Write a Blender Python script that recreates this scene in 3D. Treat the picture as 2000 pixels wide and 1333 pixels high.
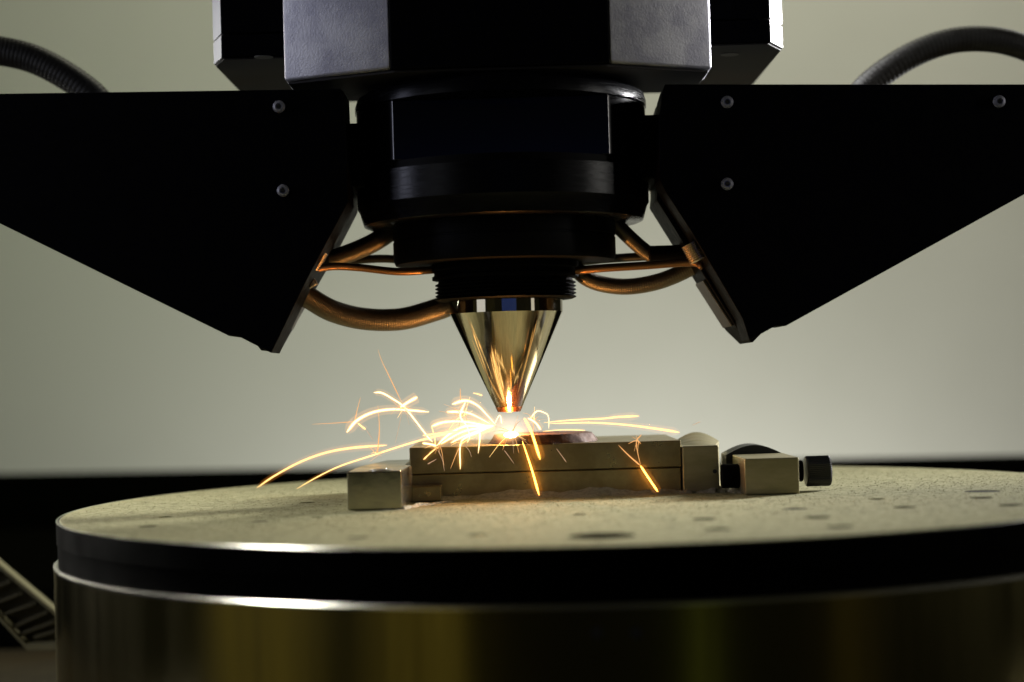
import bpy, bmesh, math, random
import numpy as np
from mathutils import Vector, Matrix
random.seed(7); np.random.seed(7)
scene = bpy.context.scene
for o in list(bpy.data.objects): bpy.data.objects.remove(o)
C = scene.collection

# ------------------------------------------------------------------ camera
F = 3444.6                      # focal length in pixels of a 2000 px wide picture
ROLL, PITCH, CH = 0.028383, 0.019654, 0.0692
c_, s_ = math.cos(ROLL), math.sin(ROLL); cp, sp = math.cos(PITCH), math.sin(PITCH)
right = Vector((c_, s_*sp, -s_*cp)); up = Vector((s_, -c_*sp, c_*cp)); fwd = Vector((0, cp, sp))
cam_d = bpy.data.cameras.new('camera'); cam = bpy.data.objects.new('camera', cam_d); C.objects.link(cam)
M = Matrix((right, up, -fwd)).transposed().to_4x4(); M.translation = Vector((0, 0, CH)); cam.matrix_world = M
cam_d.sensor_width = 36; cam_d.lens = F/2000*36; cam_d.clip_start = 0.01; cam_d.clip_end = 60
cam_d.dof.use_dof = True; cam_d.dof.focus_distance = 1.005; cam_d.dof.aperture_fstop = 4.6
scene.camera = cam
scene.render.resolution_x = 1024; scene.render.resolution_y = 682

# ------------------------------------------------------------------ world, lamps, exposure
w = bpy.data.worlds.new('World'); scene.world = w; w.use_nodes = True
bg = w.node_tree.nodes['Background']; bg.inputs[0].default_value = (0.62, 0.6, 0.34, 1); bg.inputs[1].default_value = 0.014
scene.view_settings.view_transform = 'Standard'; scene.view_settings.look = 'None'
scene.view_settings.exposure = 0; scene.view_settings.gamma = 1
def area(name, loc, target, sx, sy, energy, color, spread=180):
    d = bpy.data.lights.new(name, 'AREA'); d.shape = 'RECTANGLE'; d.size = sx; d.size_y = sy
    d.energy = energy; d.color = color; d.spread = math.radians(spread)
    o = bpy.data.objects.new(name, d); C.objects.link(o); o.location = loc
    o.rotation_euler = (Vector(target)-Vector(loc)).to_track_quat('-Z', 'Y').to_euler()
    return o
area('wall_lamp', (0.4, 2.0, 1.75), (0.35, 3.0, 0.1), 1.3, 0.3, 19, (1, .97, .76))
area('wall_fill_low', (0.17, 2.62, -.62), (0.17, 3.0, 0.12), .9, 0.2, 9, (1, .985, .92))  # added fill, hidden behind the bed, to brighten the lower wall
area('side_lamp_right', (1.15, .80, .30), (0, 1.0, .2), .05, .5, 3.0, (1, .97, .9))
area('rear_edge_fill', (.9, 1.5, .42), (.18, 1.1, .33), .1, .3, 8, (1, 1, 1), 50)  # added fill that whitens the right edge of the rear housing
area('ceiling_lamp_left', (-.68, .92, .78), (-.1, .74, -.02), .24, .16, .28, (1, .98, .93), 50)
area('table_fill_left', (-.85, 1.35, .2), (-.15, .95, 0), .1, .12, .75, (1, .97, .88), 50)  # added fill that brightens the left of the table top
area('side_lamp_left', (-1.15, .80, .34), (0, 1.0, .2), .14, .5, 3, (.75, .78, 1))
area('window_left', (-1.3, .0, .42), (0, 1.0, .2), .55, .7, 1.3, (.9, .93, 1))
area('window_right', (1.3, .12, .42), (0, 1.0, .2), .2, .8, .45, (1, .98, .92))
area('screen_blue', (.2, -.9, .25), (0, 1.0, .1), 1.0, .3, .16, (.1, .22, 1))
area('drum_reflect_wide', (-.75, -.25, -.27), (0, .8, -.1), .42, .7, .16, (1, .82, .24))  # low strips, all added: they only put reflection bands on the drum
area('drum_reflect_narrow', (-1.16, .36, -.24), (0, .85, -.1), .55, .7, .2, (1, .82, .24))
area('drum_reflect_green', (.44, -.4, -.25), (0.05, .8, -.1), .14, .7, .022, (.8, .95, .2))
area('drum_reflect_brown', (.95, .0, -.25), (0.05, .8, -.1), .2, .7, .012, (1, .75, .2))
area('green_status_lamp', (-.5, 1.3, .42), (-.62, 2.6, .45), .05, .05, .4, (.4, 1, .12), 110)

# ------------------------------------------------------------------ helpers
def P(px, py, Y):
    """world point seen at photo pixel (px,py) at depth Y"""
    d = right*((px-1000)/F) + up*((666.5-py)/F) + fwd
    return Vector((0, 0, CH)) + d*(Y/d.y)
def G(px, py, z=0.0):
    d = right*((px-1000)/F) + up*((666.5-py)/F) + fwd
    return Vector((0, 0, CH)) + d*((z-CH)/d.z)
def origin_of(p):
    v = Vector((0, 0, 0))
    while p: v += p.location; p = p.parent
    return v
def link(name, me, mat, parent=None, smooth=None):
    off = origin_of(parent)
    if off.length: me.transform(Matrix.Translation(-off))
    mats = mat if isinstance(mat, (list, tuple)) else [mat]
    for m in mats: me.materials.append(m)
    o = bpy.data.objects.new(name, me); C.objects.link(o); o.parent = parent
    if smooth is not None:
        me.shade_smooth() if smooth >= 180 else me.set_sharp_from_angle(angle=math.radians(smooth))
        if smooth < 180:
            me.polygons.foreach_set('use_smooth', [True]*len(me.polygons))
            me.set_sharp_from_angle(angle=math.radians(smooth))
    return o
def obj(name, bm, mat, parent=None, smooth=None):
    bmesh.ops.recalc_face_normals(bm, faces=bm.faces)
    me = bpy.data.meshes.new(name); bm.to_mesh(me); bm.free()
    return link(name, me, mat, parent, smooth)
def tag(o, label, cat, group=None):
    o['label'] = label; o['category'] = cat
    if group: o['group'] = group
    return o
def thing(name, loc, label, cat, group=None):
    o = bpy.data.objects.new(name, None); C.objects.link(o); o.location = loc; o.empty_display_size = .02
    return tag(o, label, cat, group)
def struct(o): o['kind'] = 'structure'; return o

def bevel_sharp(bm, w, seg=2, ang=25):
    es = [e for e in bm.edges if len(e.link_faces) == 2 and e.calc_face_angle(0) > math.radians(ang)]
    bmesh.ops.bevel(bm, geom=es, offset=w, segments=seg, profile=.5, affect='EDGES', clamp_overlap=True)
def box(x0, x1, y0, y1, z0, z1, bev=0, bm=None):
    b = bm or bmesh.new()
    r = bmesh.ops.create_cube(b, size=1)
    for v in r['verts']:
        v.co = Vector(((x0+x1)/2+v.co.x*(x1-x0), (y0+y1)/2+v.co.y*(y1-y0), (z0+z1)/2+v.co.z*(z1-z0)))
    if bev: bevel_sharp(b, bev)
    return b
def prism_y(pts, y0, y1, bev=0, seg=2, bm=None):
    """polygon of (x,z) extruded in y"""
    b = bm or bmesh.new()
    A = [b.verts.new((x, y0, z)) for x, z in pts]; B = [b.verts.new((x, y1, z)) for x, z in pts]
    n = len(pts); b.faces.new(A); b.faces.new(B[::-1])
    for i in range(n): b.faces.new((A[i], B[i], B[(i+1) % n], A[(i+1) % n]))
    if bev:
        bmesh.ops.recalc_face_normals(b, faces=b.faces); bevel_sharp(b, bev, seg)
    return b
def prism_z(pts, z0, z1, bev=0, seg=2, bm=None):
    b = bm or bmesh.new()
    A = [b.verts.new((x, y, z0)) for x, y in pts]; B = [b.verts.new((x, y, z1)) for x, y in pts]
    n = len(pts); b.faces.new(A); b.faces.new(B[::-1])
    for i in range(n): b.faces.new((A[i], B[i], B[(i+1) % n], A[(i+1) % n]))
    if bev:
        bmesh.ops.recalc_face_normals(b, faces=b.faces); bevel_sharp(b, bev, seg)
    return b
def lathe(prof, cx, cy, n=96, bm=None, wob=None, axis='z'):
    """prof = [(r,z)...] revolved round a vertical axis at cx,cy"""
    b = bm or bmesh.new(); rings = []
    for j, (r, z) in enumerate(prof):
        if r < 1e-6: rings.append([b.verts.new((cx, cy, z))]*n); continue
        rings.append([b.verts.new((cx+r*(1+(wob(2*math.pi*i/n, j) if wob else 0))*math.cos(2*math.pi*i/n),
                                   cy+r*(1+(wob(2*math.pi*i/n, j) if wob else 0))*math.sin(2*math.pi*i/n), z)) for i in range(n)])
    for a, c in zip(rings, rings[1:]):
        for i in range(n):
            vs = [a[i], a[(i+1) % n], c[(i+1) % n], c[i]]; u = []
            for v in vs:
                if v not in u: u.append(v)
            if len(u) > 2: b.faces.new(u)
    for R, fl in ((rings[0], 1), (rings[-1], 0)):
        if R[0] is not R[1]: b.faces.new(R[::-1] if fl else R)
    return b
def spline(pts, n):
    P_ = [Vector(p) for p in pts]; P_ = [P_[0]*2-P_[1]] + P_ + [P_[-1]*2-P_[-2]]
    out = []; m = len(P_)-3
    for k in range(n+1):
        t = k/n*m; i = min(int(t), m-1); t -= i
        a, b, c, d = P_[i:i+4]
        out.append(.5*((2*b)+(c-a)*t+(2*a-5*b+4*c-d)*t*t+(3*b-a-3*c+d)*t**3))
    return out
def tube(path, rad, sides=16, bm=None, mi=0):
    b = bm or bmesh.new(); rings = []; n = len(path)
    t0 = (path[1]-path[0]).normalized(); ref = Vector((0, 0, 1)) if abs(t0.z) < .9 else Vector((0, 1, 0))
    nn = (ref - t0*ref.dot(t0)).normalized()
    for i, p in enumerate(path):
        t = (path[min(i+1, n-1)]-path[max(i-1, 0)]).normalized()
        nn = (nn - t*nn.dot(t)).normalized(); bb = t.cross(nn)
        r = rad(i/(n-1)) if callable(rad) else rad
        rings.append([b.verts.new(p+(nn*math.cos(2*math.pi*k/sides)+bb*math.sin(2*math.pi*k/sides))*r) for k in range(sides)])
    fs = []
    for a, c in zip(rings, rings[1:]):
        for k in range(sides): fs.append(b.faces.new((a[k], a[(k+1) % sides], c[(k+1) % sides], c[k])))
    fs.append(b.faces.new(rings[0][::-1])); fs.append(b.faces.new(rings[-1]))
    for f in fs: f.material_index = mi
    return b

# ------------------------------------------------------------------ materials
def mat(name, col, rough=.5, metal=0, spec=.5, noise=0, nscale=80, bump=0, bscale=300, aniso=0, rvar=0, stretch=None, col2=None, fac=(.4, .6), bdist=.0005):
    m = bpy.data.materials.new(name); m.use_nodes = True; nt = m.node_tree; N = nt.nodes; L = nt.links
    b = N['Principled BSDF']; b.inputs['Base Color'].default_value = (*col, 1); b.inputs['Roughness'].default_value = rough
    b.inputs['Metallic'].default_value = metal; b.inputs['Specular IOR Level'].default_value = spec
    if aniso: b.inputs['Anisotropic'].default_value = aniso
    tc = N.new('ShaderNodeTexCoord'); mp = N.new('ShaderNodeMapping'); L.new(tc.outputs['Object'], mp.inputs[0])
    if stretch: mp.inputs['Scale'].default_value = stretch
    if col2 or rvar:
        n = N.new('ShaderNodeTexNoise'); n.inputs['Scale'].default_value = nscale; n.inputs['Detail'].default_value = 6
        n.inputs['Roughness'].default_value = .62; L.new(mp.outputs[0], n.inputs[0])
        if col2:
            r = N.new('ShaderNodeMapRange'); r.inputs[1].default_value, r.inputs[2].default_value = fac
            mx = N.new('ShaderNodeMix'); mx.data_type = 'RGBA'; mx.inputs[6].default_value = (*col, 1); mx.inputs[7].default_value = (*col2, 1)
            L.new(n.outputs[0], r.inputs[0]); L.new(r.outputs[0], mx.inputs[0]); L.new(mx.outputs[2], b.inputs['Base Color'])
        if rvar:
            r2 = N.new('ShaderNodeMapRange'); r2.inputs[1].default_value = .35; r2.inputs[2].default_value = .65
            r2.inputs[3].default_value = rough-rvar; r2.inputs[4].default_value = rough+rvar
            L.new(n.outputs[0], r2.inputs[0]); L.new(r2.outputs[0], b.inputs['Roughness'])
    if bump:
        n2 = N.new('ShaderNodeTexNoise'); n2.inputs['Scale'].default_value = bscale; n2.inputs['Detail'].default_value = 4
        L.new(mp.outputs[0], n2.inputs[0])
        bp = N.new('ShaderNodeBump'); bp.inputs['Strength'].default_value = bump; bp.inputs['Distance'].default_value = bdist
        L.new(n2.outputs[0], bp.inputs['Height']); L.new(bp.outputs[0], b.inputs['Normal'])
    return m
def emat(name, col, s):
    m = bpy.data.materials.new(name); m.use_nodes = True; nt = m.node_tree; nt.nodes.remove(nt.nodes['Principled BSDF'])
    e = nt.nodes.new('ShaderNodeEmission'); e.inputs[0].default_value = (*col, 1); e.inputs[1].default_value = s
    nt.links.new(e.outputs[0], nt.nodes['Material Output'].inputs[0]); return m
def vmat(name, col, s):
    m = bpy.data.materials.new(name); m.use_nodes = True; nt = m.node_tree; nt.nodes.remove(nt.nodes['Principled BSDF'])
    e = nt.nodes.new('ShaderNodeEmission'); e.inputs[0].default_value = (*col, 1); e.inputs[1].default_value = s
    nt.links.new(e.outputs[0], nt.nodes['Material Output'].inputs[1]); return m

m_wall = mat('wall_paint', (.56, .56, .51), .9, spec=.1, col2=(.53, .53, .48), nscale=1.5)
m_bed = mat('bed_black', (.003, .003, .002), .9, spec=0)
m_black = mat('black_anodised', (.0012, .0012, .0022), .5, spec=.035, rvar=.06, nscale=200, bump=.1, bscale=900)
m_blackgloss = mat('black_anodised_turned', (.002, .002, .0028), .25, spec=.08, rvar=.06, nscale=60, stretch=(1, 1, 14), bump=.12, bscale=500)
m_blackmatt = mat('black_matt', (.0015, .0015, .0017), .6, spec=.04)
m_under = mat('dark_underside', (.012, .0105, .0105), .7, spec=.2)
m_hammer = mat('grey_hammered_paint', (.36, .36, .4), .5, metal=.4, spec=.4, bump=.4, bscale=800, col2=(.24, .24, .29), nscale=45, bdist=.0005)
m_white = mat('white_painted_steel', (.8, .8, .8), .4, spec=.5)
m_top = mat('ground_steel_plate', (.28, .262, .13), .8, spec=.25, metal=0, rvar=.08, nscale=210, col2=(.16, .148, .062), bump=.6, bscale=420, fac=(.38, .66), bdist=.0004)
m_band = mat('black_rim_band', (.0012, .0012, .0009), .85, spec=.01, rvar=.1, nscale=30)
m_drum = mat('turned_steel_drum', (.26, .23, .1), .2, metal=1, rvar=.06, nscale=34, stretch=(1, 1, .06), col2=(.13, .11, .04), fac=(.35, .7), bump=.04, bscale=40)  # darker vertical streaks in the colour imitate soft reflections
m_rim = mat('bright_chamfer', (.7, .68, .6), .22, metal=1)
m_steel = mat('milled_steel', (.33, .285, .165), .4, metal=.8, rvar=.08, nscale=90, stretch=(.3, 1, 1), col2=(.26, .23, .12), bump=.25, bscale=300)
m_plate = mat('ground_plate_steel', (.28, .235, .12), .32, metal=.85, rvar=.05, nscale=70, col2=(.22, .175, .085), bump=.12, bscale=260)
m_chrome = mat('polished_chrome', (.5, .45, .35), .075, metal=1)
m_hose = mat('steel_braid_hose', (.13, .11, .085), .4, metal=.8, bump=.2, bscale=1200, rvar=.08, nscale=300)
m_hosedark = mat('dark_rubber_hose', (.007, .0065, .0055), .45, spec=.3, bump=.15, bscale=900)
m_copper = mat('copper_hose', (.2, .1, .045), .35, metal=.8, bump=.2, bscale=900)
m_screw = mat('zinc_screw', (.3, .3, .36), .35, metal=.6, rvar=.1, nscale=600)
m_socket = mat('socket_dark', (.02, .02, .02), .6)
m_brass = mat('knurled_nickel', (.55, .45, .34), .3, metal=1)
m_work = mat('rust_brown_coupon', (.07, .027, .01), .75, spec=.2, metal=0, col2=(.035, .014, .006), nscale=130, rvar=.15, bump=.6, bscale=350)
m_hole = mat('hole_shade_black', (.004, .004, .002), .8, spec=0)  # dark tone painted in for the shade inside the holes
m_hole2 = mat('hole_shade_olive', (.03, .027, .012), .8, spec=.1)  # olive tone painted in for shade in the shallower holes
m_powder = mat('metal_powder_heap', (.3, .285, .2), .75, metal=.2, bump=1, bscale=900, col2=(.2, .185, .12), nscale=400)
m_base = mat('oily_base_plate', (.06, .04, .012), .6, col2=(.035, .026, .008), nscale=9, rvar=.1)
m_tray = mat('galvanised_tray', (.2, .18, .09), .55, metal=.3, rvar=.1, nscale=60)
m_slat = mat('tray_slat', (.07, .06, .025), .6, metal=.3)
SP_CORE = {'w': emat('spark_white', (1, .74, .33), 3.2), 'g': emat('spark_gold', (1, .42, .06), 9), 'y': emat('spark_yellow', (1, .64, .22), 2.4), 'o': emat('spark_orange', (1, .48, .16), 1.15), 'f': emat('spark_faint', (.9, .55, .32), .75)}
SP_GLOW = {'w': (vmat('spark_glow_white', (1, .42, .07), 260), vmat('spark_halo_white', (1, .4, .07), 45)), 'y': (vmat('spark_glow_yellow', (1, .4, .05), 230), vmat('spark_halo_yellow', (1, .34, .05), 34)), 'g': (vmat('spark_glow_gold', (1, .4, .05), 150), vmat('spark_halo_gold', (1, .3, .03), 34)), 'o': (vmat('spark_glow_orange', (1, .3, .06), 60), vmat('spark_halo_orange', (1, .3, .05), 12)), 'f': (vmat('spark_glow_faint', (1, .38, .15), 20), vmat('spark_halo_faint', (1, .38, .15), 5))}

nt = m_chrome.node_tree; pb = nt.nodes['Principled BSDF']
tg = nt.nodes.new('ShaderNodeTangent'); tg.direction_type = 'RADIAL'; tg.axis = 'Z'; nt.links.new(tg.outputs[0], pb.inputs['Tangent'])
pb.inputs['Anisotropic'].default_value = .92; pb.inputs['Anisotropic Rotation'].default_value = .25
# ------------------------------------------------------------------ setting
WALLY = 3.0
o = struct(obj('wall', box(-1.35, 1.4, WALLY, WALLY+.1, -1.6, 1.3), m_wall))
zb = P(1000, 912, 2.2).z
o = struct(obj('floor', box(-3, 3, -2.5, WALLY, -1.7, -1.6), m_bed))
bed = thing('machine_bed', (0, 2.0, -1.6), 'long black machine bed running across behind the rotary table', 'machine bed')
obj('bed_beam', prism_z([(-1.6, 2.52), (1.6, 1.88), (1.6, 1.94), (-1.6, 2.58)], -1.6, zb, .004), m_bed, bed)
obj('bed_apron', prism_z([(-1.6, 1.62), (1.6, 1.62), (1.6, 1.879), (-1.6, 2.519)], -1.6, zb-.07, .004), m_bed, bed)
BZ = -.165
o = tag(obj('base_plate', box(-.75, .8, .72, 1.6, BZ-.04, BZ, .003), m_base), 'brown oily steel base plate under the rotary table, seen at the bottom left', 'base plate')

# ------------------------------------------------------------------ rotary table
TX, TY, R = 0.0409, 1.0, 0.2921
BT = .0228
tb = thing('rotary_table', (TX, TY, BZ), 'large round rotary table with pale drilled steel top, black rim and brushed steel drum', 'rotary table')
bm = lathe([(0.0, -.012), (R-.0016, -.012), (R-.0012, -.0015), (R-.0002-.002, 0), (0, 0)], TX, TY, 512)
top = obj('top_plate', bm, m_top, tb, 30)
holes = [(290, 1028, 17, .003), (325, 1010, 14, .0006), (508, 1019, 15, .0022), (600, 982, 14, .0006), (700, 1050, 20, .0022), (935, 1045, 20, .002),
         (1175, 1047, 58, .01), (1375, 1014, 21, .004), (1402, 1034, 22, .003), (1595, 1011, 24, .004), (1640, 1029, 24, .003),
         (1553, 994, 22, .0022), (1766, 991, 20, .007), (1712, 975, 16, .0006), (1917, 972.6, 20, .007), (1973, 987, 21, .007), (1918, 960, 30, .0022), (620, 1010, 12, .0004), (1130, 1005, 14, .0004)]
cut = bmesh.new()
for px, py, w2, dep in holes:
    g = G(px, py); r = 1.15*w2/F*g.y
    lathe([(r, .002), (r, -dep-.0007)], g.x, g.y, 40, bm=cut)
bmesh.ops.recalc_face_normals(cut, faces=cut.faces)
cme = bpy.data.meshes.new('cut'); cut.to_mesh(cme); cob = bpy.data.objects.new('cut', cme); C.objects.link(cob)
cme.transform(Matrix.Translation(-Vector((TX, TY, BZ)))); cob.location = (TX, TY, BZ)
md = top.modifiers.new('b', 'BOOLEAN'); md.object = cob; md.operation = 'DIFFERENCE'; md.solver = 'EXACT'
bpy.context.view_layer.update()
nm = bpy.data.meshes.new_from_object(top.evaluated_get(bpy.context.evaluated_depsgraph_get()))
top.modifiers.clear(); top.data = nm; bpy.data.objects.remove(cob)
obj('rim_band', lathe([(R-.02, -.0121), (R-.0004, -.0121), (R-.0002, -.003-.0005), (R-.0002, -.0128), (R-.0002, -BT), (R-.02, -BT)][:2]+[(R-.0006, -.0125), (R-.0006, -BT-.0001), (R-.02, -BT-.0001)], TX, TY, 512), m_band, tb, 30)
# outer black ring standing round the plate edge
obj('edge_ring', lathe([(R-.0006, -.0124), (R, -.0120), (R, -.0007), (R-.0006, -.0004), (R-.0014, -.0005), (R-.0014, -.0015), (R-.0014, -.0124)], TX, TY, 512), m_band, tb, 30)
obj('edge_bevel', lathe([(R+.0001, -.0005), (R-.0003, -.0001), (R-.0009, -.0004), (R-.0006, -.0010)], TX, TY, 512), m_rim, tb, 20)
obj('rim_chamfer', lathe([(R-.0007, -BT-.0002), (R+.0008, -BT-.0002), (R+.0018, -BT-.0012), (R+.0018, -BT-.002), (R-.0007, -BT-.002)], TX, TY, 512), m_rim, tb, 25)
drum = obj('drum', lathe([(R-.03, -BT-.0021), (R+.0016, -BT-.0021), (R+.0016, BZ+.0005), (R-.03, BZ+.0005)], TX, TY, 512), m_drum, tb, 30)
for px in (1165, 1240):
    p = P(px, 1233, .7115); dirv = Vector((p.x-TX, p.y-TY, 0)).normalized(); b_ = Vector((TX, TY, p.z))+dirv*(R+.0013)
    hb = bmesh.new(); bmesh.ops.create_cone(hb, cap_ends=True, segments=28, radius1=.0024, radius2=.0024, depth=.0016)
    hb.transform(Matrix.Translation(b_) @ dirv.to_track_quat('Z', 'Y').to_matrix().to_4x4())
    obj('drum_hole_disc', hb, m_socket, tb, 30)  # dark disc painted as the inside of a drum hole

for px, py, w2, dep in holes:
    if dep > .0021:
        g = G(px, py); r_ = 1.15*w2/F*g.y
        obj('hole_shade', lathe([(0, -.0016), (r_*.998, -.0016), (r_*.998, -.00012), (0, -.00012)], g.x, g.y, 32), m_hole if dep > .0023 else m_hole2, tb, 30)  # flat dark disc painted as the shade in each hole
# powder grains scattered on the table top
def grains(n, fn, smin, smax, name, parent_mat, zfn=lambda x, y: 0):
    V = []; Fc = []
    for k in range(n):
        x, y = fn(); s = random.uniform(smin, smax); a = random.uniform(0, 6.28); z = zfn(x, y)
        i = len(V)
        for j in range(3): V.append((x+s*math.cos(a+j*2.09), y+s*math.sin(a+j*2.09), z+.00002))
        V.append((x+random.uniform(-.3, .3)*s, y, z+s*random.uniform(.3, .7)))
        Fc += [(i, i+1, i+3), (i+1, i+2, i+3), (i+2, i, i+3)]
    me = bpy.data.meshes.new(name); me.from_pydata(V, [], Fc); me.materials.append(parent_mat)
    return me
def disc_pt():
    while True:
        r = (R-.004)*math.sqrt(random.random()); a = random.uniform(0, 6.283)
        x, y = TX+r*math.cos(a), TY+r*math.sin(a)
        ok = True
        for px, py, w2 in HG:
            if (x-px)**2+(y-py)**2 < w2**2: ok = False; break
        if ok: return x, y
HG = [(G(a, b).x, G(a, b).y, c/F*G(a, b).y*1.3) for a, b, c, d in holes if d > .001]
m_grain = mat('loose_powder', (.26, .242, .115), .8, spec=.2, metal=0, col2=(.12, .11, .06), nscale=900)
me = grains(22000, disc_pt, .0002, .0006, 'metal_powder', m_grain)
o = bpy.data.objects.new('metal_powder', me); C.objects.link(o); o['kind'] = 'stuff'
tag(o, 'fine grey metal powder scattered over the pale table top', 'powder')

# ------------------------------------------------------------------ workholding
ztop = P(1060, 868, 1.003).z; zseam = P(1060, 920, 1.003).z
xl, xr = P(800, 900, 1.003).x, P(1329, 900, 1.003).x
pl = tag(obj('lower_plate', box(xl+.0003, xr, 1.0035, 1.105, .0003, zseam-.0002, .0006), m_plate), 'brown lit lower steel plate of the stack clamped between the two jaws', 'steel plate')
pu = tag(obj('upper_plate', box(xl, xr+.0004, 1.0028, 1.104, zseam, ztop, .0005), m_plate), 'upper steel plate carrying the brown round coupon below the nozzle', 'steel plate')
# coupon
cx0, cx1 = P(955, 868, 1.035).x, P(1167, 866, 1.035).x; ccx = (cx0+cx1)/2; cr = (cx1-cx0)/2
ct = P(1060, 846, 1.035).z
def wobf(a, j): return .012*math.sin(7*a+j)+.008*math.sin(17*a+2*j)
tag(obj('round_coupon', lathe([(cr*1.0, ztop+.0001), (cr*.985, ztop+.0012), (cr*.93, ct-.0018), (cr*.9, ct-.0002), (cr*.86, ct), (0, ct)], ccx, 1.035, 96, wob=wobf), m_work, None, 40),
    'rust brown round metal coupon being welded on top of the steel plates', 'workpiece')
# left stop block
lz = P(730, 921, .935).z
x0, x1 = P(678, 950, .935).x, P(784, 950, .935).x
lb = thing('left_stop_block', ((x0+x1)/2, .95, 0), 'square steel clamp block with a screw hole on top, left of the plate stack', 'clamp block', 'clamp blocks round the plates')
xb = P(800, 880, 1.03).x
bm = prism_z([(x0, .935), (x1, .935), (x1+.003, .985), (xb-.001, 1.0), (xb-.001, 1.06), (x0+.012, 1.06), (x0+.001, .985)], .0004, lz, .0006)
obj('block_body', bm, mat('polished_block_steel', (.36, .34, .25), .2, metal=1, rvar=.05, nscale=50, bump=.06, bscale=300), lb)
bx, by = (x0+x1)/2+.003, .9475
obj('screw_recess', lathe([(.0068, lz+.0001), (.0068, lz+.0004), (.0052, lz+.0004), (.0050, lz+.00015)], bx, by, 40), m_rim, lb, 30)
obj('recess_floor', lathe([(0.0, lz+.0001), (.0050, lz+.0001), (.0050, lz+.0002), (0, lz+.0002)], bx, by, 40), m_socket, lb, 30)
# foot behind it
g0, g1 = P(786, 960, .99), P(862, 960, .99)
tag(obj('packing_strip', box(g0.x, g1.x, .985, 1.0025, .0004, P(820, 951, .985).z, .0005), m_plate), 'short dark packing strip between left clamp block and lower plate', 'packing strip')
# right jaw
jz = P(1370, 871, 1.0).z
jx0, jx1 = P(1333, 900, 1.0).x, P(1404, 900, 1.0).x
jw = thing('right_jaw', ((jx0+jx1)/2, 1.03, 0), 'narrow steel jaw with peaked top pressing the right end of the plates', 'vise jaw')
ridge = (jx0+jx1)/2-.003
b = bmesh.new()
def arch_block(b, x0, x1, y0, y1, z0, z1, hh, n=14, off=0):
    """block whose rear top is drawn up to a low rounded ridge"""
    pts = [(x0, z0), (x1, z0), (x1, z1)]
    for k in range(1, n): 
        t = k/n; pts.append((x1+(x0-x1)*t, z1+hh*math.sin(math.pi*(t**(1+off)))))
    pts.append((x0, z1))
    return prism_y(pts, y0, y1, 0, bm=b)
obj('jaw_body', box(jx0, jx1, 1.0, 1.012, .0004, jz, .0006), m_steel, jw)
b = bmesh.new(); A_ = []; B_ = []; D_ = []
ja, jb = P(1310, 863, 1.055).x, P(1404, 863, 1.055).x
for k in range(17):
    t = k/16; xf = jx0+.0004+(jx1-jx0-.0008)*t; xb_ = ja+(jb-ja)*t; hz = .0062*max(0, math.cos(math.pi/2*min(1, abs(2*t-1.06))))
    A_.append(b.verts.new((xf, 1.0122, jz-.0003))); B_.append(b.verts.new((xb_, 1.055, jz-.0003+hz))); D_.append((b.verts.new((xf, 1.0122, .0004)), b.verts.new((xb_, 1.055, .0004))))
for k in range(16):
    b.faces.new((A_[k], A_[k+1], B_[k+1], B_[k])); b.faces.new((D_[k][0], D_[k+1][0], A_[k+1], A_[k])); b.faces.new((B_[k], B_[k+1], D_[k+1][1], D_[k][1]))
for k in (0, 16): b.faces.new((A_[k], B_[k], D_[k][1], D_[k][0]))
obj('jaw_crown', b, m_steel, jw, 30)
hx = P(1396, 921, 1.0); hb = bmesh.new(); bmesh.ops.create_cone(hb, cap_ends=True, segments=20, radius1=.0012, radius2=.0012, depth=.0006)
hb.transform(Matrix.Translation((hx.x, .9999, hx.z)) @ Matrix.Rotation(math.pi/2, 4, 'X')); obj('pin_hole', hb, m_socket, jw)
# right clamp block with screw
kz = P(1507, 895, .966).z
kx0, kx1 = P(1455, 930, .966).x, P(1561, 930, .966).x
kb = thing('screw_clamp_block', ((kx0+kx1)/2, .985, 0), 'steel screw clamp block with arched dark top at the right, driven by a knurled knob', 'clamp block', 'clamp blocks round the plates')
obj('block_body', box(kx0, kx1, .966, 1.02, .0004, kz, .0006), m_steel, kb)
ax0 = P(1416, 886, 1.025).x
obj('block_crown', arch_block(bmesh.new(), ax0, kx1-.0005, 1.0205, 1.045, .012, kz-.0003, .0054), mat('dark_crown', (.02, .02, .016), .5, metal=.3), kb, 30)  # crown given a darker tone than the block body
sy = .992; szc = P(1430, 930, sy).z
def xcyl(x0, x1, y, z, r, n=40, knurl=0, bm=None):
    b = bm or bmesh.new(); prof = [(0, x0), (r*.93, x0), (r, x0+r*.1), (r, x1-r*.1), (r*.93, x1), (0, x1)]
    lathe([(a, c) for a, c in prof], 0, 0, n, bm=b, wob=(lambda t, j: knurl*math.cos(t*n/2)) if knurl else None)
    b.transform(Matrix.Translation((0, y, z)) @ Matrix(((0, 0, 1, 0), (0, 1, 0, 0), (-1, 0, 0, 0), (0, 0, 0, 1)))); return b
obj('clamp_screw', xcyl(jx1+.0002, kx0, sy, szc, .0068), m_blackmatt, kb, 40)
obj('screw_neck', xcyl(kx1, kx1+.006, sy, P(1570, 920, sy).z, .006), m_blackmatt, kb, 40)
n0 = P(1573, 921, sy); n1 = P(1621, 921, sy)
obj('knurled_knob', xcyl(n0.x, n1.x, sy, n0.z, .0084, 96, .02), mat('black_oxide_knob', (.03, .03, .03), .35, metal=.5), kb, 20)
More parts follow.
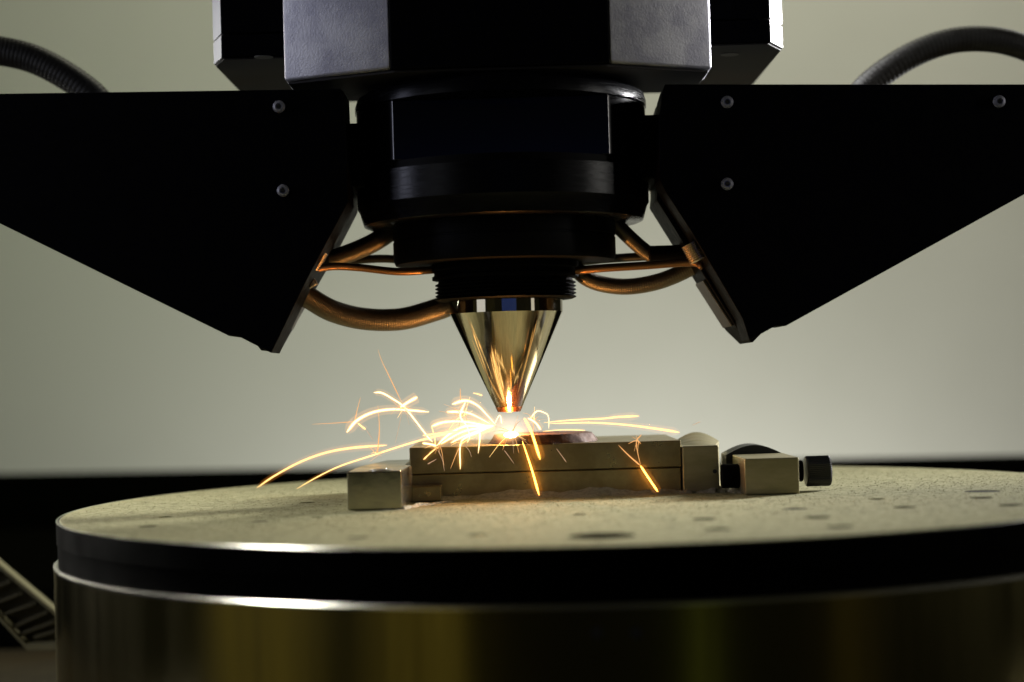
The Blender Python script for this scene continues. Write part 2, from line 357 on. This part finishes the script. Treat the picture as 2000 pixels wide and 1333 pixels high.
# powder banked up against the fixtures
def bank(pts, name, label, hgt=.004, wid=.012):
    bm = bmesh.new(); n = 120; path = spline(pts, n); rows = []
    for i, p in enumerate(path):
        e = math.sin(math.pi*i/n)**.5; row = []
        for j in range(9):
            t = j/8; ww = wid*(.7+.3*math.sin(i*.21)+.15*math.sin(i*.53))*e+.0002
            row.append(bm.verts.new((p.x+.0004*math.sin(i*.9+j), p.y-t*ww, .00005+e*hgt*(1-t)**2*(.75+.25*math.sin(i*.17+1)+.08*math.sin(i*.71+j)))))
        rows.append(row)
    for a, c in zip(rows, rows[1:]):
        for j in range(8): bm.faces.new((a[j], a[j+1], c[j+1], c[j]))
    o = obj(name, bm, m_powder, None, 180); o['kind'] = 'stuff'; tag(o, label, 'powder'); return o
bank([(xl-.002, 1.003, 0), (.0, 1.0032, 0), (.05, 1.0033, 0), (xr+.004, 1.003, 0)], 'powder_bank', 'bank of grey powder along the foot of the lower plate', .0048, .018)
bank([(x1-.012, .936, 0), (x1+.002, .938, 0), (x1+.008, .955, 0), (x1+.026, .985, 0)], 'powder_bank', 'small powder drift at the right foot of the left clamp block', .0022, .006)
bank([(jx0-.004, .9995, 0), (jx1+.006, .9995, 0), (kx0+.01, .9665, 0)], 'powder_bank', 'powder drift between right jaw and screw clamp block', .004, .012)

# ------------------------------------------------------------------ laser head
AY = 1.035
AX = P(983, 400, AY).x
def zr(py, Y=AY):            # height of the axis point seen at row py
    x = 971+py*(24/802); return P(x, py, Y).z
def rp(px, Y=AY): return px/F*Y
hd = thing('laser_head', (AX, AY, zr(802)), 'black cylindrical laser welding head with polished cone nozzle pointing down', 'laser head')
# housing block (part of the machine head above)
blk = thing('head_block', (AX, AY, zr(150)), 'tall black block with two grey hammered side faces above the laser head', 'machine block')
fy = .955; oy = .985
fl, fr = P(760, 60, fy).x, P(1190, 60, fy).x; ol, orr = P(553, 60, oy).x, P(1388, 60, oy).x
bz = P(975, 129, fy).z; ZT = zr(-600)
obj('front_block', prism_z([(fl+.0003, fy-.0008), (fr-.0003, fy-.0008), (fr-.0003, oy+.07), (fl+.0003, oy+.07)], bz, ZT, .0006), m_black, blk)
def side_prism(xa, xb, sgn):
    return prism_z([(xa, fy), (xb, oy), (xb, oy+.04), (xa, oy+.04)], bz+.0003, ZT, .0016, 3)
obj('side_panel', side_prism(fl, ol, -1), m_hammer, blk, 30)
obj('side_panel', side_prism(fr, orr, 1), m_hammer, blk, 30)
obj('bottom_cover', prism_z([(ol+.002, oy+.002), (fl+.002, fy+.003), (fr-.002, fy+.003), (orr-.002, oy+.002), (orr-.004, 1.052), (ol+.004, 1.052)], bz-.0016, bz-.0002, .0003), m_under, blk)
# neck
obj('neck', lathe([(rp(235), bz-.002), (rp(235), zr(168)), (rp(228), zr(185)), (rp(228), zr(200))], AX, AY, 96), m_blackmatt, hd, 30)
RB = rp(284)
zA, zB, zC, zD, zE, zF = zr(183), zr(222), zr(332), zr(347), zr(405), zr(441)
# the rows given are those of the silhouette at the sides of the barrel
obj('upper_collar', lathe([(RB*.86, zA), (RB*.94, zA-.0015), (RB*.985, zA-.004), (RB, zA-.008), (RB, zB+.0004), (RB-.003, zB)], AX, AY, 160), m_blackgloss, hd, 30)
def dshape(r, flat, ch, n=160):
    pts = []; a0 = math.acos(flat/r)
    st, en = -math.pi/2+a0, 1.5*math.pi-a0
    for k in range(n+1):
        a = st+(en-st)*k/n; pts.append((AX+r*math.cos(a), AY+r*math.sin(a)))
    hw = r*math.sin(a0)-ch
    pts += [(AX-hw, AY-flat), (AX+hw, AY-flat)]
    return pts
obj('barrel', prism_z(dshape(RB-.0006, rp(200), .0012), zC, zB-.0001, .0003), mat('black_barrel', (.002, .002, .003), .16, spec=.4), hd, 12)
obj('barrel_groove', lathe([(RB-.003, zC-.0001), (RB-.003, zD)], AX, AY, 128), m_blackmatt, hd, 30)
obj('lower_collar', lathe([(RB-.002, zD+.0004), (RB, zD), (RB, zE), (RB-.0012, zE-.002), (RB-.0035, zF+.0008), (RB-.0055, zF), (rp(150), zF)], AX, AY, 160), m_blackgloss, hd, 30)
obj('lens_tube', lathe([(rp(217), zF-.0001), (rp(217), zr(466)), (rp(215), zr(467)), (rp(215), zr(470)), (rp(217), zr(471)), (rp(217), zr(507)), (rp(213), zr(515)), (rp(120), zr(515))], AX, AY, 128), m_blackmatt, hd, 30)
obj('flange', lathe([(rp(143), zr(515)-.0001), (rp(144), zr(519)), (rp(144), zr(527)), (rp(139), zr(529)), (rp(139), zr(537)), (rp(143), zr(539)), (rp(143), zr(545)), (rp(132), zr(547))], AX, AY, 96), m_blackmatt, hd, 30)
pr = [(rp(131), zr(547)-.0001)]
for k in range(5):
    y0 = 552+k*7; pr += [(rp(132), zr(y0)), (rp(137.5), zr(y0+2.5)), (rp(137.5), zr(y0+4)), (rp(132), zr(y0+6.5))]
pr += [(rp(131), zr(587)), (rp(95), zr(587))]
obj('threaded_ring', lathe(pr, AX, AY, 96), m_blackmatt, hd, 25)
nz = obj('nozzle', lathe([(rp(106), zr(587)-.0001), (rp(110.5), zr(588)), (rp(110.5), zr(612)), (rp(110), zr(613)), (rp(23.5), zr(801)), (rp(21.5), zr(804)), (rp(10), zr(804)), (rp(9), zr(795)), (0, zr(795))], AX, AY, 256), m_chrome, hd, 12)
obj('heat_tint', lathe([(rp(26.5), zr(795)), (rp(24.2), zr(800)), (rp(22.2), zr(804.6)), (rp(10.5), zr(804.6)), (rp(10.2), zr(797)), (rp(20), zr(797))], AX, AY, 96), mat('heat_tinted_tip', (.42, .17, .07), .3, metal=1, col2=(.2, .07, .03), nscale=500), nz, 25)
for sgn in (-1, 1):
    xa = AX+sgn*(RB-.012); xb = AX+sgn*rp(318)
    x0_, x1_ = min(xa, xb), max(xa, xb)
    obj('arm_bracket', box(x0_, x1_, 1.0, 1.07, zr(357, 1.0), zr(233, 1.0), .0008), m_blackmatt, hd)

# rear housing
rh = thing('rear_housing', (AX, 1.2, zr(188)), 'wide dark rear machine housing with pale side edges above and behind the head', 'machine housing')
ry0 = .985+.035; rz = P(975, 97, ry0).z; ry1 = ry0*1.166
xl_, xr_ = P(432, 60, ry0).x, P(1504, 60, ry0).x
xl2, xr2 = P(416, 60, ry0+.022).x, P(1528, 60, ry0+.022).x
zs = P(975, 52, ry0).z
for z0, z1, nmz in ((rz, zs-.0005, 'lower_cover'), (zs+.0005, ZT, 'upper_cover')):
    obj(nmz, prism_z([(xl_, ry0), (xr_, ry0), (xr_-.002, ry1), (xl_+.002, ry1)], z0, z1, .0006), m_black, rh)
    obj('side_edge', prism_z([(xr_+.0002, ry0), (xr2, ry0+.022), (xr2, ry1), (xr_+.0002, ry1)], z0, z1, .0004), m_white, rh)
    obj('side_edge', prism_z([(xl_-.0002, ry0), (xl2, ry0+.022), (xl2, ry1), (xl_-.0002, ry1)], z0, z1, .0004), m_white, rh)
obj('bottom_sheet', prism_z([(xl2+.001, ry0+.024), (xl_+.001, ry0+.002), (xr_-.001, ry0+.002), (xr2-.001, ry0+.024), (xr2-.001, ry1), (xl2+.001, ry1)], rz-.0011, rz-.0002, .0002), m_under, rh)
for px, py in ((515, 108), (1425, 103)):
    g = P(px, py, ry0); g2 = G(px, py, rz)
    obj('sheet_slot', lathe([(0, rz-.0011), (.0055, rz-.0011), (.0055, rz-.0014), (0, rz-.0014)], g2.x, g2.y, 24), m_socket, rh)

# ------------------------------------------------------------------ sensor housings
def poly(pts, Y): return [(P(a, b, Y).x, P(a, b, Y).z) for a, b in pts]
def mirror(pts): return [(2*AX-x, z) for x, z in pts][::-1]
YC = .972
def housing(side):
    nm = 'right' if side > 0 else 'left'
    if side > 0:
        cover = poly([(1299, 165), (2300, 165), (2300, 215), (1535, 637), (1513, 638), (1464, 665), (1450, 622), (1352, 455), (1300, 375), (1288, 350), (1288, 232), (1293, 185)], YC)
        body = poly([(1283, 205), (1350, 205), (1900, 205), (1900, 395), (1535, 605), (1476, 646), (1450, 673), (1421, 645), (1271, 405), (1275, 360), (1275, 232)], 1.05)
    else:
        cover = poly([(-330, 188), (664, 174), (671, 180), (678, 342), (680, 395), (600, 545), (530, 690), (465, 657), (448, 657), (-330, 275)], YC)
        body = poly([(60, 225), (600, 212), (672, 210), (679, 342), (696, 366), (696, 413), (663, 477), (545, 683), (531, 688), (505, 655), (60, 400)], 1.05)
    lab = 'black wedge shaped sensor housing right of the laser head, three screws showing' if side > 0 else 'black wedge shaped sensor housing left of the laser head, two screws showing'
    x = sum(p[0] for p in cover)/len(cover)
    t = thing('sensor_housing', (x, 1.0, P(530 if side < 0 else 1450, 680, 1.0).z), lab, 'sensor housing', 'sensor housings either side of the head')
    obj('housing_body', prism_y(body, 1.0065, 1.06, .0008), m_black, t)
    obj('cover_plate', prism_y(cover, YC, 1.006, .0004, 2), m_black, t)
    sc = [(1420, 200), (1420, 360), (1951, 199)] if side > 0 else [(545, 209), (553, 373)]
    first = None
    for px, py in sc:
        p = P(px, py, YC)
        if first is None:
            b = lathe([(.0027, 0), (.0034, .0), (.0034, .001), (.0030, .0019), (.0020, .0022), (.0017, .0022), (.0016, .0012), (0, .0012)], 0, 0, 36)
            b.transform(Matrix.Rotation(math.pi/2, 4, 'X'))
            me = bpy.data.meshes.new('cover_screw'); bmesh.ops.recalc_face_normals(b, faces=b.faces); b.to_mesh(me); b.free(); me.materials.append(m_screw)
            b = lathe([(.0, .0013), (.0014, .0013), (.0014, .00155), (0, .00155)], 0, 0, 6); b.transform(Matrix.Rotation(math.pi/2, 4, 'X'))
            m2 = bpy.data.meshes.new('socket'); b.to_mesh(m2); b.free(); m2.materials.append(m_socket)
            first = bpy.data.objects.new('cover_screw', me); s = bpy.data.objects.new('socket', m2)
        else:
            first = first.copy(); s = s.copy()
        C.objects.link(first); C.objects.link(s); first.parent = t; s.parent = first
        first.location = Vector((p.x, YC-.0001, p.z))-t.location; first.rotation_euler = (0, random.uniform(0, 1), 0)
    return t
tL = housing(-1); tR = housing(1)
# inner (lens) faces: recessed slot on the right one, knurled fittings on both
def oriented(bm, a, d, Y=None):
    bm.transform(Matrix.Translation(a) @ d.to_track_quat('Z', 'Y').to_matrix().to_4x4()); return bm
def slotplate(p0, p1, Y0, Y1, off, mt, name, parent):
    a, b_ = P(*p0, 1.03), P(*p1, 1.03); d = Vector((b_.x-a.x, 0, b_.z-a.z)); n = Vector((d.z, 0, -d.x)).normalized()
    if n.z > 0: n = -n
    q = [a+n*.0002, b_+n*.0002, b_+n*off, a+n*off]
    return obj(name, prism_y([(v.x, v.z) for v in q], Y0, Y1, .0006), mt, parent)
m_lens = mat('lens_plate', (.02, .019, .014), .4, spec=.3)
slotplate((1372, 548), (1428, 636), 1.012, 1.054, .0022, m_lens, 'lens_plate', tR)
slotplate((1388, 565), (1424, 622), 1.02, 1.046, .0027, m_socket, 'lens_slot', tR)
slotplate((602, 548), (556, 640), 1.012, 1.054, .0022, m_lens, 'lens_plate', tL)
def knurl_fit(p0, p1, Y, r, mt, name, parent):
    a, b_ = P(*p0, Y), P(*p1, Y); d = (b_-a); L = d.length; prof = [(0, 0), (r*.8, 0)]
    nn = 9
    for k in range(nn):
        prof += [(r, L*(k+.25)/nn), (r, L*(k+.6)/nn), (r*.88, L*(k+.8)/nn)]
    prof += [(r*.8, L), (0, L)]
    b = lathe(prof, 0, 0, 36); return obj(name, oriented(b, a, d.normalized()), mt, parent, 20)
knurl_fit((628, 490), (608, 524), .99, .0042, m_brass, 'knurled_fitting', tL)
knurl_fit((1350, 474), (1368, 508), .985, .0062, m_brass, 'knurled_fitting', tR)
knurl_fit((600, 538), (613, 560), 1.0, .0028, m_brass, 'small_fitting', tL)
knurl_fit((684, 358), (690, 402), 1.075, .005, m_brass, 'cable_gland', tL)
knurl_fit((1282, 356), (1288, 398), 1.075, .005, m_brass, 'cable_gland', tR)

# ------------------------------------------------------------------ hoses
def hose(pts, Y, w, name, label, mt, rib=.5, pitch=.0011, w1=None, n=None, gr='hoses and cables at the head'):
    if not isinstance(Y, (tuple, list)): Y = (Y, Y)
    m = len(pts); p3 = [P(a, b, Y[0]+(Y[1]-Y[0])*i/(m-1)) for i, (a, b) in enumerate(pts)]
    L = sum((b-a).length for a, b in zip(p3, p3[1:])); n = int(L/pitch*6)
    path = spline(p3, n); r0 = w/2/F*Y[0]; r1 = (w1 or w)/2/F*Y[1]
    def rad(t):
        ph = (t*L/pitch) % 1; return (r0+(r1-r0)*t)*(1-.06*rib*(.5+.5*math.cos(2*math.pi*ph))**3)
    return tag(obj(name, tube(path, rad, 24), mt, None, 180), label, 'hose', gr)
hose([(-120, 96), (-50, 96), (0, 100), (63, 115), (125, 146), (185, 190), (215, 235)], 1.13, 60, 'corrugated_hose', 'corrugated grey green hose arching over the left sensor housing at the left frame edge', m_hosedark, .35, .0026, 54)
hose([(1660, 220), (1695, 168), (1770, 114), (1850, 82), (1930, 77), (2000, 93), (2060, 125), (2110, 165)], 1.13, 52, 'corrugated_hose', 'thick dark hose arching above the right sensor housing', m_hosedark, .35, .0026, 50)
hose([(632, 512), (660, 503), (700, 488), (740, 468), (800, 425)], (1.03, 1.06), 36, 'flexible_hose', 'dark ribbed hose rising from the left fitting to the lens tube, lit orange below', m_hose, .5, w1=38)
hose([(606, 528), (650, 521), (700, 523), (780, 531), (855, 527)], (1.0, 1.03), 15, 'gas_line', 'thin copper coloured line running level from left housing to the threaded ring', m_copper, .3, w1=15)
hose([(640, 512), (700, 508), (760, 506), (830, 515)], 1.06, 16, 'gas_line', 'thin dark line just above the copper coloured line on the left', m_hosedark, .3)
hose([(570, 560), (605, 583), (650, 608), (710, 623), (780, 624), (840, 609), (890, 590), (940, 560)], (1.04, 1.06), 44, 'flexible_hose', 'thick steel braided hose sagging between left housing and nozzle, lowest hose', m_hose, .5, w1=44)
hose([(1190, 425), (1225, 460), (1255, 487), (1280, 505)], (1.04, 1.04), 30, 'flexible_hose', 'dark hose slanting down from the lens tube to the right fitting', m_hose, .5)
hose([(1125, 529), (1180, 524), (1260, 519), (1350, 513), (1372, 520)], (1.02, 1.0), 16, 'gas_line', 'thin copper coloured line running level to the right housing', m_copper, .3)
hose([(1110, 512), (1200, 505), (1290, 500), (1360, 500)], (1.06, 1.03), 17, 'gas_line', 'thin dark line just above the copper coloured line on the right', m_hosedark, .3)
hose([(1120, 520), (1145, 543), (1180, 556), (1230, 560), (1290, 549), (1350, 523), (1380, 500)], (1.05, 1.04), 32, 'flexible_hose', 'brown lit ribbed hose sagging below the line on the right', m_hose, .5)
f1 = P(1268, 497, 1.03); f2 = P(1345, 494, 1.03)
tag(obj('hose_coupling', xcyl(f1.x, f2.x, 1.03, (f1.z+f2.z)/2, .0048, 36), m_blackmatt, None, 30), 'black cylindrical coupling where the right hoses meet the housing', 'coupling')

# ------------------------------------------------------------------ chip tray at the lower left
TYY = 1.22
tr = thing('chip_tray', (P(50, 1200, TYY).x, TYY, P(50, 1268, TYY).z), 'slanting metal tray frame with slats beside the drum at the bottom left', 'chip tray')
def bar(pts, Y, w, mt, name, Y1=None):
    return obj(name, tube([P(a, b, Y) for a, b in pts], w/2/F*Y, 8), mt, tr, 60)
def strip(pts, Y0, Y1, w, mt, name):
    top_ = [P(a, b, Y0) for a, b in pts]; th = w/F*Y0
    q = [(v.x, v.z) for v in top_]+[(v.x+.25*th, v.z-th) for v in top_[::-1]]
    return obj(name, prism_y(q, Y0, Y1, .0006), mt, tr)
strip([(-160, 960), (0, 1103), (130, 1212), (260, 1310)], TYY, TYY+.012, 13, m_tray, 'upper_rail')
strip([(-120, 1090), (0, 1204), (50, 1258), (150, 1257)], TYY, TYY+.012, 14, m_tray, 'lower_rail')
for p0, p1 in (((-118, 1075), (-62, 1052)), ((-90, 1108), (-30, 1082)), ((-60, 1140), (0, 1114)), ((-35, 1162), (18, 1140)), ((-20, 1186), (40, 1163)), ((0, 1206), (68, 1182)), ((24, 1229), (90, 1200)), ((44, 1240), (108, 1217)), ((70, 1247), (122, 1232))):
    a, b_ = P(*p0, TYY+.008), P(*p1, TYY+.008); dv = (b_-a).normalized(); n_ = Vector((-dv.z, 0, dv.x))
    q = [a, b_, b_+n_*.0022, a+n_*.0022]
    obj('slat', prism_y([(v.x, v.z) for v in q], TYY+.004, TYY+.011, .0002), m_slat, tr)
obj('back_sheet', prism_y(poly([(-160, 1000), (0, 1112), (130, 1220), (140, 1258), (50, 1262), (0, 1210), (-160, 1060)], TYY+.013), TYY+.013, TYY+.015, 0), mat('tray_back', (.035, .03, .01), .6), tr)

# ------------------------------------------------------------------ melt pool, plume, sparks
melt = P(998, 848, 1.012)
d = bpy.data.lights.new('melt_light', 'POINT'); d.energy = .48; d.color = (1, .42, .1); d.shadow_soft_size = .004
o = bpy.data.objects.new('melt_light', d); C.objects.link(o); o.location = melt+Vector((0, .006, .006))
b = bmesh.new(); bmesh.ops.create_icosphere(b, subdivisions=3, radius=1); b.transform(Matrix.Translation(melt+Vector((0, 0, -.0005))) @ Matrix.Diagonal((.0042, .004, .0018, 1)))
tag(obj('melt_pool', b, emat('melt_white', (1, .78, .4), 14), None, 180), 'white hot melt pool on the coupon right under the nozzle tip', 'melt pool')
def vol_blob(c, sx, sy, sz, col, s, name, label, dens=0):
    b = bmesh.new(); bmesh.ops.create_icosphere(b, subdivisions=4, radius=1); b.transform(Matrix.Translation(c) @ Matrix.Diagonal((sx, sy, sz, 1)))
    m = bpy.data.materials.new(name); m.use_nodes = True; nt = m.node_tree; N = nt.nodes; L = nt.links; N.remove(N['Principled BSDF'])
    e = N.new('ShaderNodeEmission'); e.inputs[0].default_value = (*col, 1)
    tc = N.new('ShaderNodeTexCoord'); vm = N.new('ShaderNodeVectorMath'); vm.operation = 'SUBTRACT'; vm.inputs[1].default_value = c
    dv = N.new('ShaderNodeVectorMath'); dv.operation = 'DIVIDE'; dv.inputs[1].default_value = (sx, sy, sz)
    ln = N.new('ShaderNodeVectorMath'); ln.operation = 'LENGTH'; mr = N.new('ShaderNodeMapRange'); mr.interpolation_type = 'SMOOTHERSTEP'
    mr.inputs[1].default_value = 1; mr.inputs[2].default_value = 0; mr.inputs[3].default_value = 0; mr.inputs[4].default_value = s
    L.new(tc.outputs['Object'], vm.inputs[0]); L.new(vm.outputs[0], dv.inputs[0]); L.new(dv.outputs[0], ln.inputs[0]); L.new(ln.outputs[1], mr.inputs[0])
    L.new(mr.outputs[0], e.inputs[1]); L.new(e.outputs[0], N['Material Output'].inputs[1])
    o = obj(name, b, m, None, 180); o['kind'] = 'stuff'; return tag(o, label, 'glow')
vol_blob(melt+Vector((0, 0, .004)), .017, .012, .012, (1, .7, .52), 42, 'vapour_bloom', 'pale pink glowing vapour between nozzle tip and coupon')
vol_blob(melt, .015, .009, .0065, (1, .58, .2), 170, 'vapour_bloom', 'yellow glowing plume hugging the melt pool')
vol_blob(P(915, 838, 1.01), .034, .014, .015, (1, .52, .17), 40, 'vapour_bloom', 'orange glow in the thick of the spark cluster left of the nozzle')  # added emission volume imitating bloom round the spark cluster

SPARKS = [
 ([(502,953),(536,930),(588,902),(639,884),(690,875),(756,870)], 4, 6, 'y', 1.08, 1.05, 'long curved yellow spark falling furthest left onto the table edge'),
 ([(580,955),(618,933),(664,911),(733,888),(792,869),(838,856),(885,845),(957,838)], 2.5, 6, 'y', 1.06, 1.02, 'longest curved spark dropping left from the cluster over the left block'),
 ([(677,845),(697,822),(728,806),(766,800),(804,802),(838,805)], 8, 5, 'w', 1.03, 1.03, 'thick bright arching spark left of the cluster, floating above the left block'),
 ([(730,767),(746,768),(766,779),(789,795),(812,823),(835,853),(845,864)], 5, 4, 'w', 1.02, 1.02, 'bright spark bending from upper left down to the cluster'),
 ([(782,796),(797,786),(815,776)], 6, 8, 'w', 1.02, 1.02, 'short thick spark rising right from the crossing point'),
 ([(738,683),(746,706),(758,731),(784,785)], .7, 3, 'o', 1.03, 1.02, 'thin faint spark reaching highest, above the crossing point'),
 ([(785,805),(779,835),(772,866)], 1.6, .8, 'f', 1.03, 1.03, 'thin faint vertical spark under the crossing point'),
 ([(610,829),(650,827),(690,824)], .8, 2.5, 'o', 1.03, 1.03, 'thin level spark pointing left at the far left of the burst'),
 ([(704,777),(698,800),(693,822)], 1, 3, 'o', 1.03, 1.03, 'thin upright spark over the left end of the floating arc'),
 ([(699,827),(706,833),(714,839)], 3, 5, 'y', 1.03, 1.03, 'short spark stub under the left end of the floating arc'),
 ([(716,841),(722,850),(729,860)], 2, 1, 'f', 1.03, 1.03, 'faint thread trailing below the short spark stub'),
 ([(738,792),(741,838),(737,886)], .8, 4, 'o', 1.03, 1.03, 'upright spark standing on the long curved spark over the left block'),
 ([(883,790),(909,783),(932,792),(952,812),(968,830)], 8, 3, 'w', 1.0, 1.02, 'topmost bright arch left of the nozzle tip'),
 ([(873,805),(914,807),(957,828)], 7, 3, 'w', 1.0, 1.02, 'second bright arch left of the nozzle tip'),
 ([(843,833),(868,825),(906,824),(957,833)], 7, 5, 'w', 1.0, 1.02, 'bright arch starting level, third from the top left of the nozzle'),
 ([(909,785),(899,813),(912,833),(917,853),(912,866)], 6, 2, 'w', .995, .995, 'wavy bright spark crossing the arches vertically'),
 ([(853,871),(878,848),(909,833),(945,833),(965,832)], 6, 8, 'w', 1.0, 1.02, 'broad bright spark sweeping down left across the plate edge'),
 ([(858,869),(906,843),(957,834)], 5, 7, 'w', .99, 1.01, 'straight bright spark just under the broad one'),
 ([(825,866),(840,868),(853,871)], 6, 5, 'w', .99, .99, 'short bright level spark at the left end of the plate top'),
 ([(826,851),(868,846),(905,842)], 5, 4, 'y', 1.0, 1.0, 'yellow level spark left of the cluster above the plate end'),
 ([(899,917),(901,864),(932,846),(957,834)], 4, 6, 'w', .985, 1.01, 'bright spark bending straight down over the upper plate'),
 ([(937,843),(937,858),(934,886)], 8, 1.5, 'w', .985, .985, 'short tapering bright drip left of the melt pool'),
 ([(843,833),(849,856),(850,873)], 2.5, 2.5, 'y', .99, .99, 'thin curved spark at the far left of the cluster'),
 ([(852,876),(840,886),(827,898)], 2, 4, 'y', .99, .99, 'short slanting spark on the left end of the upper plate'),
 ([(855,879),(864,898),(868,920)], 2, 1, 'f', .99, .99, 'hair thin spark crossing the seam between the plates'),
 ([(898,872),(890,890),(880,916)], 3, 1, 'o', .985, .985, 'thin orange spark slanting left down the upper plate'),
 ([(835,907),(844,902),(853,897)], 3, 1, 'f', .99, .99, 'tiny faint spark near the seam at the left'),
 ([(924,768),(933,770),(942,773)], 2, 4, 'y', 1.0, 1.0, 'tiny oval spark high between cluster and nozzle cone'),
 ([(899,759),(899,770),(900,783)], 1.5, 3, 'o', 1.0, 1.0, 'tiny upright spark above the topmost arch'),
 ([(1062,826),(1115,821),(1178,818),(1206,815),(1248,813)], 2, 6, 'y', 1.02, 1.0, 'upper of the two long level sparks flying right'),
 ([(1073,828),(1150,826),(1220,830),(1283,838),(1327,845)], 3, 6, 'y', 1.02, 1.0, 'lower of the two long level sparks flying right'),
 ([(1024,817),(1038,845),(1055,898)], 6, 8, 'g', .99, .985, 'thick bright spark falling over the coupon onto the upper plate'),
 ([(1031,817),(1046,826),(1056,840)], 4, 6, 'w', 1.0, 1.0, 'short bright spark right beside the thick falling one'),
 ([(1036,818),(1048,804),(1062,806),(1071,814),(1072,838)], 4, 1.5, 'w', 1.01, 1.01, 'small hooked spark above the coupon right of the nozzle tip'),
 ([(1020,862),(1027,882),(1040,922),(1053,968)], 2, 7, 'g', .99, .985, 'bright spark dropping to the powder in front of both plates'),
 ([(1208,870),(1228,890),(1251,910)], 1.5, 5, 'o', .99, .985, 'orange spark sloping down the right of the upper plate'),
 ([(1251,910),(1268,936),(1285,961)], 6, 6, 'g', .985, .98, 'bright spark landing at the foot of the lower plate right end'),
 ([(1253,849),(1243,863),(1246,887),(1251,908)], 3, 1.5, 'o', .985, .985, 'thin curved spark rising above the right end of the plates'),
 ([(1227,867),(1243,861),(1252,867)], 1.5, 2, 'o', .985, .985, 'tiny spark crossing the thin curved one at the right'),
 ([(966,828),(976,812),(980,828)], 2, 4, 'w', 1.0, 1.0, 'small peaked spark just left of the nozzle tip'),
 ([(1060,843),(1100,840),(1143,841)], 2, 3, 'y', 1.003, 1.003, 'level streak painted as the glowing top edge of the coupon'),  # emissive streak painted as the coupon's top edge glow
 ([(1352,831),(1368,824)], 1, 2, 'f', 1.0, 1.0, 'tiny faint spark furthest right above the jaw'),
 ([(985,880),(994,892),(1004,906)], 2, 1, 'f', .99, .99, 'faint short spark on the upper plate under the melt pool'),
 ([(1087,877),(1096,889),(1106,903)], 1, 2, 'f', .99, .99, 'faint short spark on the middle of the upper plate'),
 ([(733,886),(726,878),(718,871)], 2, .8, 'o', 1.03, 1.03, 'tiny thread off the long spark, pointing up left'),
 ([(903,866),(916,880),(921,893)], 2, .8, 'f', .985, .985, 'faint thread right of the downward bent spark'),
 ([(965,832),(940,840),(905,853),(880,866)], 7, 4, 'w', .995, .985, 'lowest bright spark of the cluster sloping onto the plate'),
]
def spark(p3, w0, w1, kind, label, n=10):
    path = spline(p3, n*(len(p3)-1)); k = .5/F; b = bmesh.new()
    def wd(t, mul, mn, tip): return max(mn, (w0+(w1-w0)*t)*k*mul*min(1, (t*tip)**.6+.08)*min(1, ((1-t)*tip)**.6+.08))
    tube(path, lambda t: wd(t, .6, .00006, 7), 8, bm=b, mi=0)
    for mul, mi, e in ((1.25, 1, .0002), (2.1, 2, .0004), (3.3, 2, .0007)):  # emissive shells added round the core to imitate bloom
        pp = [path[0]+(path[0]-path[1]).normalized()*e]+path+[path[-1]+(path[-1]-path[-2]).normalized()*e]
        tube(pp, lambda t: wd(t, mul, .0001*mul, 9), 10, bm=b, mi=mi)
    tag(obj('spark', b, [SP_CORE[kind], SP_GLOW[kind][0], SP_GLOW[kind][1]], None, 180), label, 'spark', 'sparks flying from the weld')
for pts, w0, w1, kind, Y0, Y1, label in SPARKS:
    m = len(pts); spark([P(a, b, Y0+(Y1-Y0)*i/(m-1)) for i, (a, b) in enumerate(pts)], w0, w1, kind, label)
# hair thin threads: bursts round the places where sparks break up, and fans out of the melt pool
rs = random.Random(11)
for cx_, cy_, cY, cnt, l0, l1, lab in ((787, 797, 1.02, 7, 12, 34, 'bursting from the crossing point of the floating sparks'),
        (738, 884, 1.04, 6, 8, 24, 'bursting where a spark breaks up over the left block'),
        (905, 812, 1.0, 12, 14, 46, 'in the dense spark cluster left of the nozzle'),
        (856, 872, .99, 8, 10, 34, 'bursting from the left end of the plate top'),
        (902, 868, .985, 6, 12, 36, 'bursting downward over the upper plate'),
        (1247, 866, .985, 5, 7, 20, 'bursting above the right end of the plates'),
        (998, 846, 1.0, 14, 16, 60, 'fanning out of the melt pool'),
        (1045, 822, 1.0, 7, 10, 34, 'bursting right of the nozzle tip')):
    used = set(); DIRS = ('right', 'down right', 'down', 'down left', 'left', 'up left', 'up', 'up right')
    for k in range(cnt):
        while True:
            a = rs.uniform(0, 6.283); L_ = rs.uniform(l0, l1); key = (int((a+.3927)//.7854) % 8, L_ > (l0+l1)/2)
            if key not in used: used.add(key); break
        lb_ = '%s thin thread %s, pointing %s' % ('long' if key[1] else 'short', lab, DIRS[key[0]])
        dx, dy = math.cos(a)*L_, math.sin(a)*L_; g_ = rs.uniform(0, 6)
        sx, sy_ = cx_+rs.uniform(-4, 4), cy_+rs.uniform(-4, 4)
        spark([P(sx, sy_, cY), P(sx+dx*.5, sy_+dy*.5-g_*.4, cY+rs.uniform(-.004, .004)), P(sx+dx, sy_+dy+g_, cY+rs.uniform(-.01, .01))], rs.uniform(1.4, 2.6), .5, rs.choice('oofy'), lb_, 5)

# ------------------------------------------------------------------ render settings
scene.render.engine = 'CYCLES'
scene.cycles.max_bounces = 8; scene.cycles.volume_bounces = 0
scene.cycles.sample_clamp_indirect = 6
